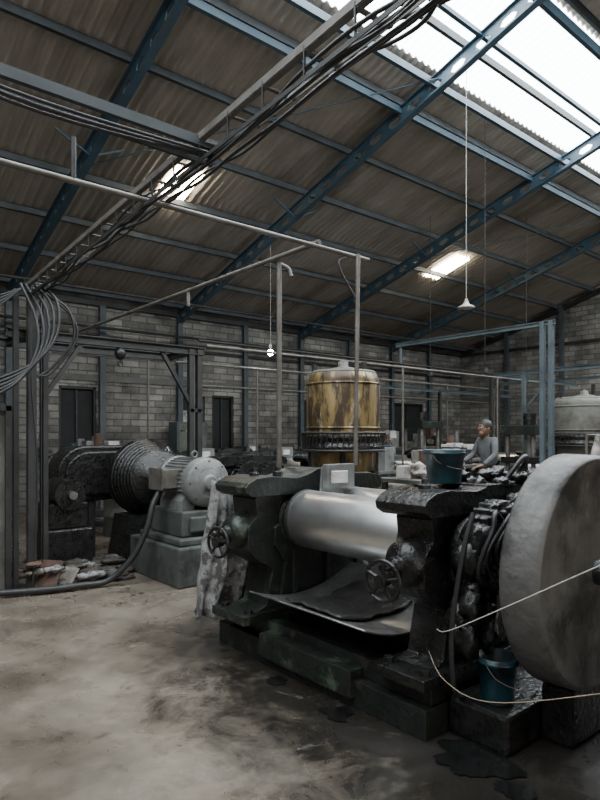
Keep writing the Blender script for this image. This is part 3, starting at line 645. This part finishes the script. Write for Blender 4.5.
# ---------------------------------------------------------------- workers
def skinmesh(name,verts,edges,radii,k,root=0,parent=None,sub=2):
    me=bpy.data.meshes.new(name); me.from_pydata(verts,edges,[]); o=bpy.data.objects.new(name,me); S.collection.objects.link(o)
    me.materials.append(M[k])
    sk=o.modifiers.new('skin','SKIN'); sk.use_smooth_shade=True
    for i,v in enumerate(me.skin_vertices[0].data):
        v.radius=(radii[i],radii[i]) if not isinstance(radii[i],tuple) else radii[i]; v.use_root=(i==root)
    s=o.modifiers.new('sub','SUBSURF'); s.levels=sub; s.render_levels=sub
    if parent: o.parent=parent
    return o
def worker(loc,rot,shirt):
    wk=bpy.data.objects.new('worker',None); S.collection.objects.link(wk); wk.location=loc; wk.rotation_euler=(0,0,math.radians(rot))
    skinmesh('trousers',[(0,0,.92),(.09,0,.86),(.1,.03,.5),(.1,.0,.1),(-.09,0,.86),(-.11,.05,.5),(-.1,-.02,.1),(0,0,1.02)],[(0,1),(1,2),(2,3),(0,4),(4,5),(5,6),(0,7)],[.12,.1,.065,.05,.1,.065,.05,.125],'trouser',0,wk)
    for s in(-1,1): skinmesh('shoe_%d'%(1 if s<0 else 2),[(s*.1,-.04,.05),(s*.105,.06,.04),(s*.11,.16,.03)],[(0,1),(1,2)],[.045,.042,.032],'black',0,wk)
    skinmesh('shirt',[(0,0,1.0),(0,.02,1.15),(0,.05,1.33),(.16,.05,1.39),(.23,.12,1.18),(.20,.3,1.08),(-.16,.05,1.39),(-.24,.1,1.18),(-.2,.26,1.05),(0,.06,1.42)],[(0,1),(1,2),(2,3),(3,4),(4,5),(2,6),(6,7),(7,8),(2,9)],[.12,.12,(.12,.13),.055,.045,.037,.055,.045,.037,.055],shirt,0,wk)
    for s,hx,hz in((1,.20,1.08),(-1,-.2,1.05)):
        y=.3 if s>0 else .26
        skinmesh('hand_%d'%(1 if s<0 else 2),[(hx,y,hz),(hx-s*.01,y+.07,hz-.02),(hx-s*.02,y+.12,hz-.03)],[(0,1),(1,2)],[.027,(.03,.018),(.032,.016)],'skin',0,wk)
        for f in range(4):
            o_=(f-1.5)*.018; l=[.055,.065,.06,.045][f]
            skinmesh('finger_%d_%d'%(f+1,1 if s<0 else 2),[(hx-s*.02+o_,y+.12,hz-.03),(hx-s*.02+o_,y+.12+l*.6,hz-.045),(hx-s*.02+o_,y+.12+l*.9,hz-.075)],[(0,1),(1,2)],[.009,.008,.007],'skin',0,wk,1)
        skinmesh('thumb_%d'%(1 if s<0 else 2),[(hx-s*.03,y+.06,hz-.02),(hx-s*.055,y+.1,hz-.035),(hx-s*.055,y+.13,hz-.05)],[(0,1),(1,2)],[.011,.009,.008],'skin',0,wk,1)
    mh=MB(); c=Vector((0,.09,1.55))
    mh.blob(c,(.078,.095,.115),'skin',.02,2); mh.blob(c+Vector((0,.05,-.06)),(.05,.05,.05),'skin',.02,2)
    mh.cyl((0,.06,1.38),(0,.08,1.5),.05,'skin',16)
    mh.lathe(c+Vector((0,.088,.02)),(0,.5,-1),[(.008,0),(.016,.045),(0,.05)],'skin',10)
    for s in(-1,1):
        mh.blob(c+Vector((s*.03,.084,.015)),(.013,.01,.008),'white',0); mh.blob(c+Vector((s*.03,.093,.015)),(.005,.003,.005),'hair',0); mh.blob(c+Vector((s*.08,-.005,-.005)),(.01,.02,.03),'skin',0)
        mh.blob(c+Vector((s*.03,.088,.035)),(.018,.006,.004),'hair',0)
    mh.blob(c+Vector((0,.092,-.048)),(.022,.008,.007),'rust',0)
    mh.blob(c+Vector((0,-.015,.035)),(.088,.097,.098),'hair',.03,4)
    mh.obj('head',parent=wk)
worker((7.5,4.8,.14),70,'shirt')
worker((12.4,6.1,0),160,'shirt2')
worker((8.2,7.5,0),120,'shirt3')
m=MB(); m.box(7.2,7.8,4.5,5.1,0,.12,'board'); m.box(7.25,7.75,4.55,5.05,.12,.14,'post'); m.obj('wooden_step',.005)

hang('hanging_white_rag',7.82,8.06,3.5,1.6,1.15,'white',tb=.05,seed=3)
m=MB(); m.cyl((7.6,3.5,1.6),(8.2,3.5,1.6),.012,'pipe',8); m.cyl((8.18,3.5,0),(8.18,3.5,1.62),.018,'pipe',8); m.cyl((7.62,3.5,0),(7.62,3.5,1.62),.018,'pipe',8); m.obj('drying_rail')

m=MB()
for cx,cy,R,sd in((2.54,1.74,.17,3),(2.36,2.5,.08,9),(2.46,1.45,.07,5),(2.38,3.1,.06,12)):
    n_=44; vs=[(cx,cy,.006)]
    for i in range(n_):
        t=2*math.pi*i/n_; r=R*(1+.7*noise.noise(Vector((math.cos(t)*1.2,math.sin(t)*1.2,sd)))+.2*noise.noise(Vector((math.cos(t)*4,math.sin(t)*4,sd)))); vs.append((cx+r*1.3*math.cos(t)*.8,cy+r*1.2*math.sin(t),.006))
    m.add(vs,[(0,i+1,(i+1)%n_+1) for i in range(n_)],'oil')
m.obj('oil_puddle')

m=MB(); m.tube([(2.3,.78,1.24),(2.36,1.03,1.10),(2.46,1.46,.84),(2.53,1.85,.61),(2.62,2.0,.56)],.0028,'rope',6); m.obj('white_cord')
m=MB(); m.tube([(3.0,.75,.62),(2.6,1.15,.50),(2.42,1.55,.38),(2.42,1.8,.40),(2.55,2.0,.46)],.0022,'yrope',6); m.obj('yellow_wire')

def pend(name,a,b,z,bulb=False):
    m=MB(); m.cyl((a,b,z),(a,b,rz(b)-.05),.005,'lamp',6)
    if bulb: m.lathe((a,b,z),(0,0,-1),[(.02,0),(.025,.03),(.05,.05),(.06,.09),(.04,.13),(0,.15)],'bulb',20); m.lathe((a,b,z+.02),(0,0,-1),[(.03,-.05),(.03,.03)],'lamp',12)
    else: m.lathe((a,b,z),(0,0,-1),[(.02,-.05),(.03,0),(.05,.03),(.11,.06),(.12,.08),(.05,.07),(0,.07)],'lamp',24)
    m.obj(name)
pend('pendant_lamp',7.03,4.87,3.42); pend('pendant_bulb',7.08,9.4,3.3,True)
m=MB(); m.lathe((2.96,6.93,2.66),(0,0,-1),[(0,0),(.05,.02),(.07,.08),(.05,.14),(0,.16)],'black',16); m.ring((2.96,6.93,2.46),(0,1,0),.03,.008,'black',12); m.obj('chain_hoist')

# ---------------------------------------------------------------- light
w=bpy.data.worlds.new('World'); S.world=w; w.use_nodes=True
w.node_tree.nodes['Background'].inputs[0].default_value=(.88,.94,1,1); w.node_tree.nodes['Background'].inputs[1].default_value=.6
def area(name,loc,rot,sx,sy,e,col):
    l=bpy.data.lights.new(name,'AREA'); l.shape='RECTANGLE'; l.size=sx;l.size_y=sy;l.energy=e;l.color=col
    o=bpy.data.objects.new(name,l); S.collection.objects.link(o); o.location=loc; o.rotation_euler=rot
area('doorway_daylight',(1.0,-6.1,2.0),(math.radians(98),0,0),8.5,3.6,220,(1,.91,.8))
cam=bpy.data.cameras.new('camera'); co=bpy.data.objects.new('camera',cam); S.collection.objects.link(co); S.camera=co
co.location=(0,0,1.6); co.rotation_euler=(math.radians(90),0,-YAW); cam.sensor_width=36; cam.lens=27; cam.shift_y=35/800; cam.clip_start=.05
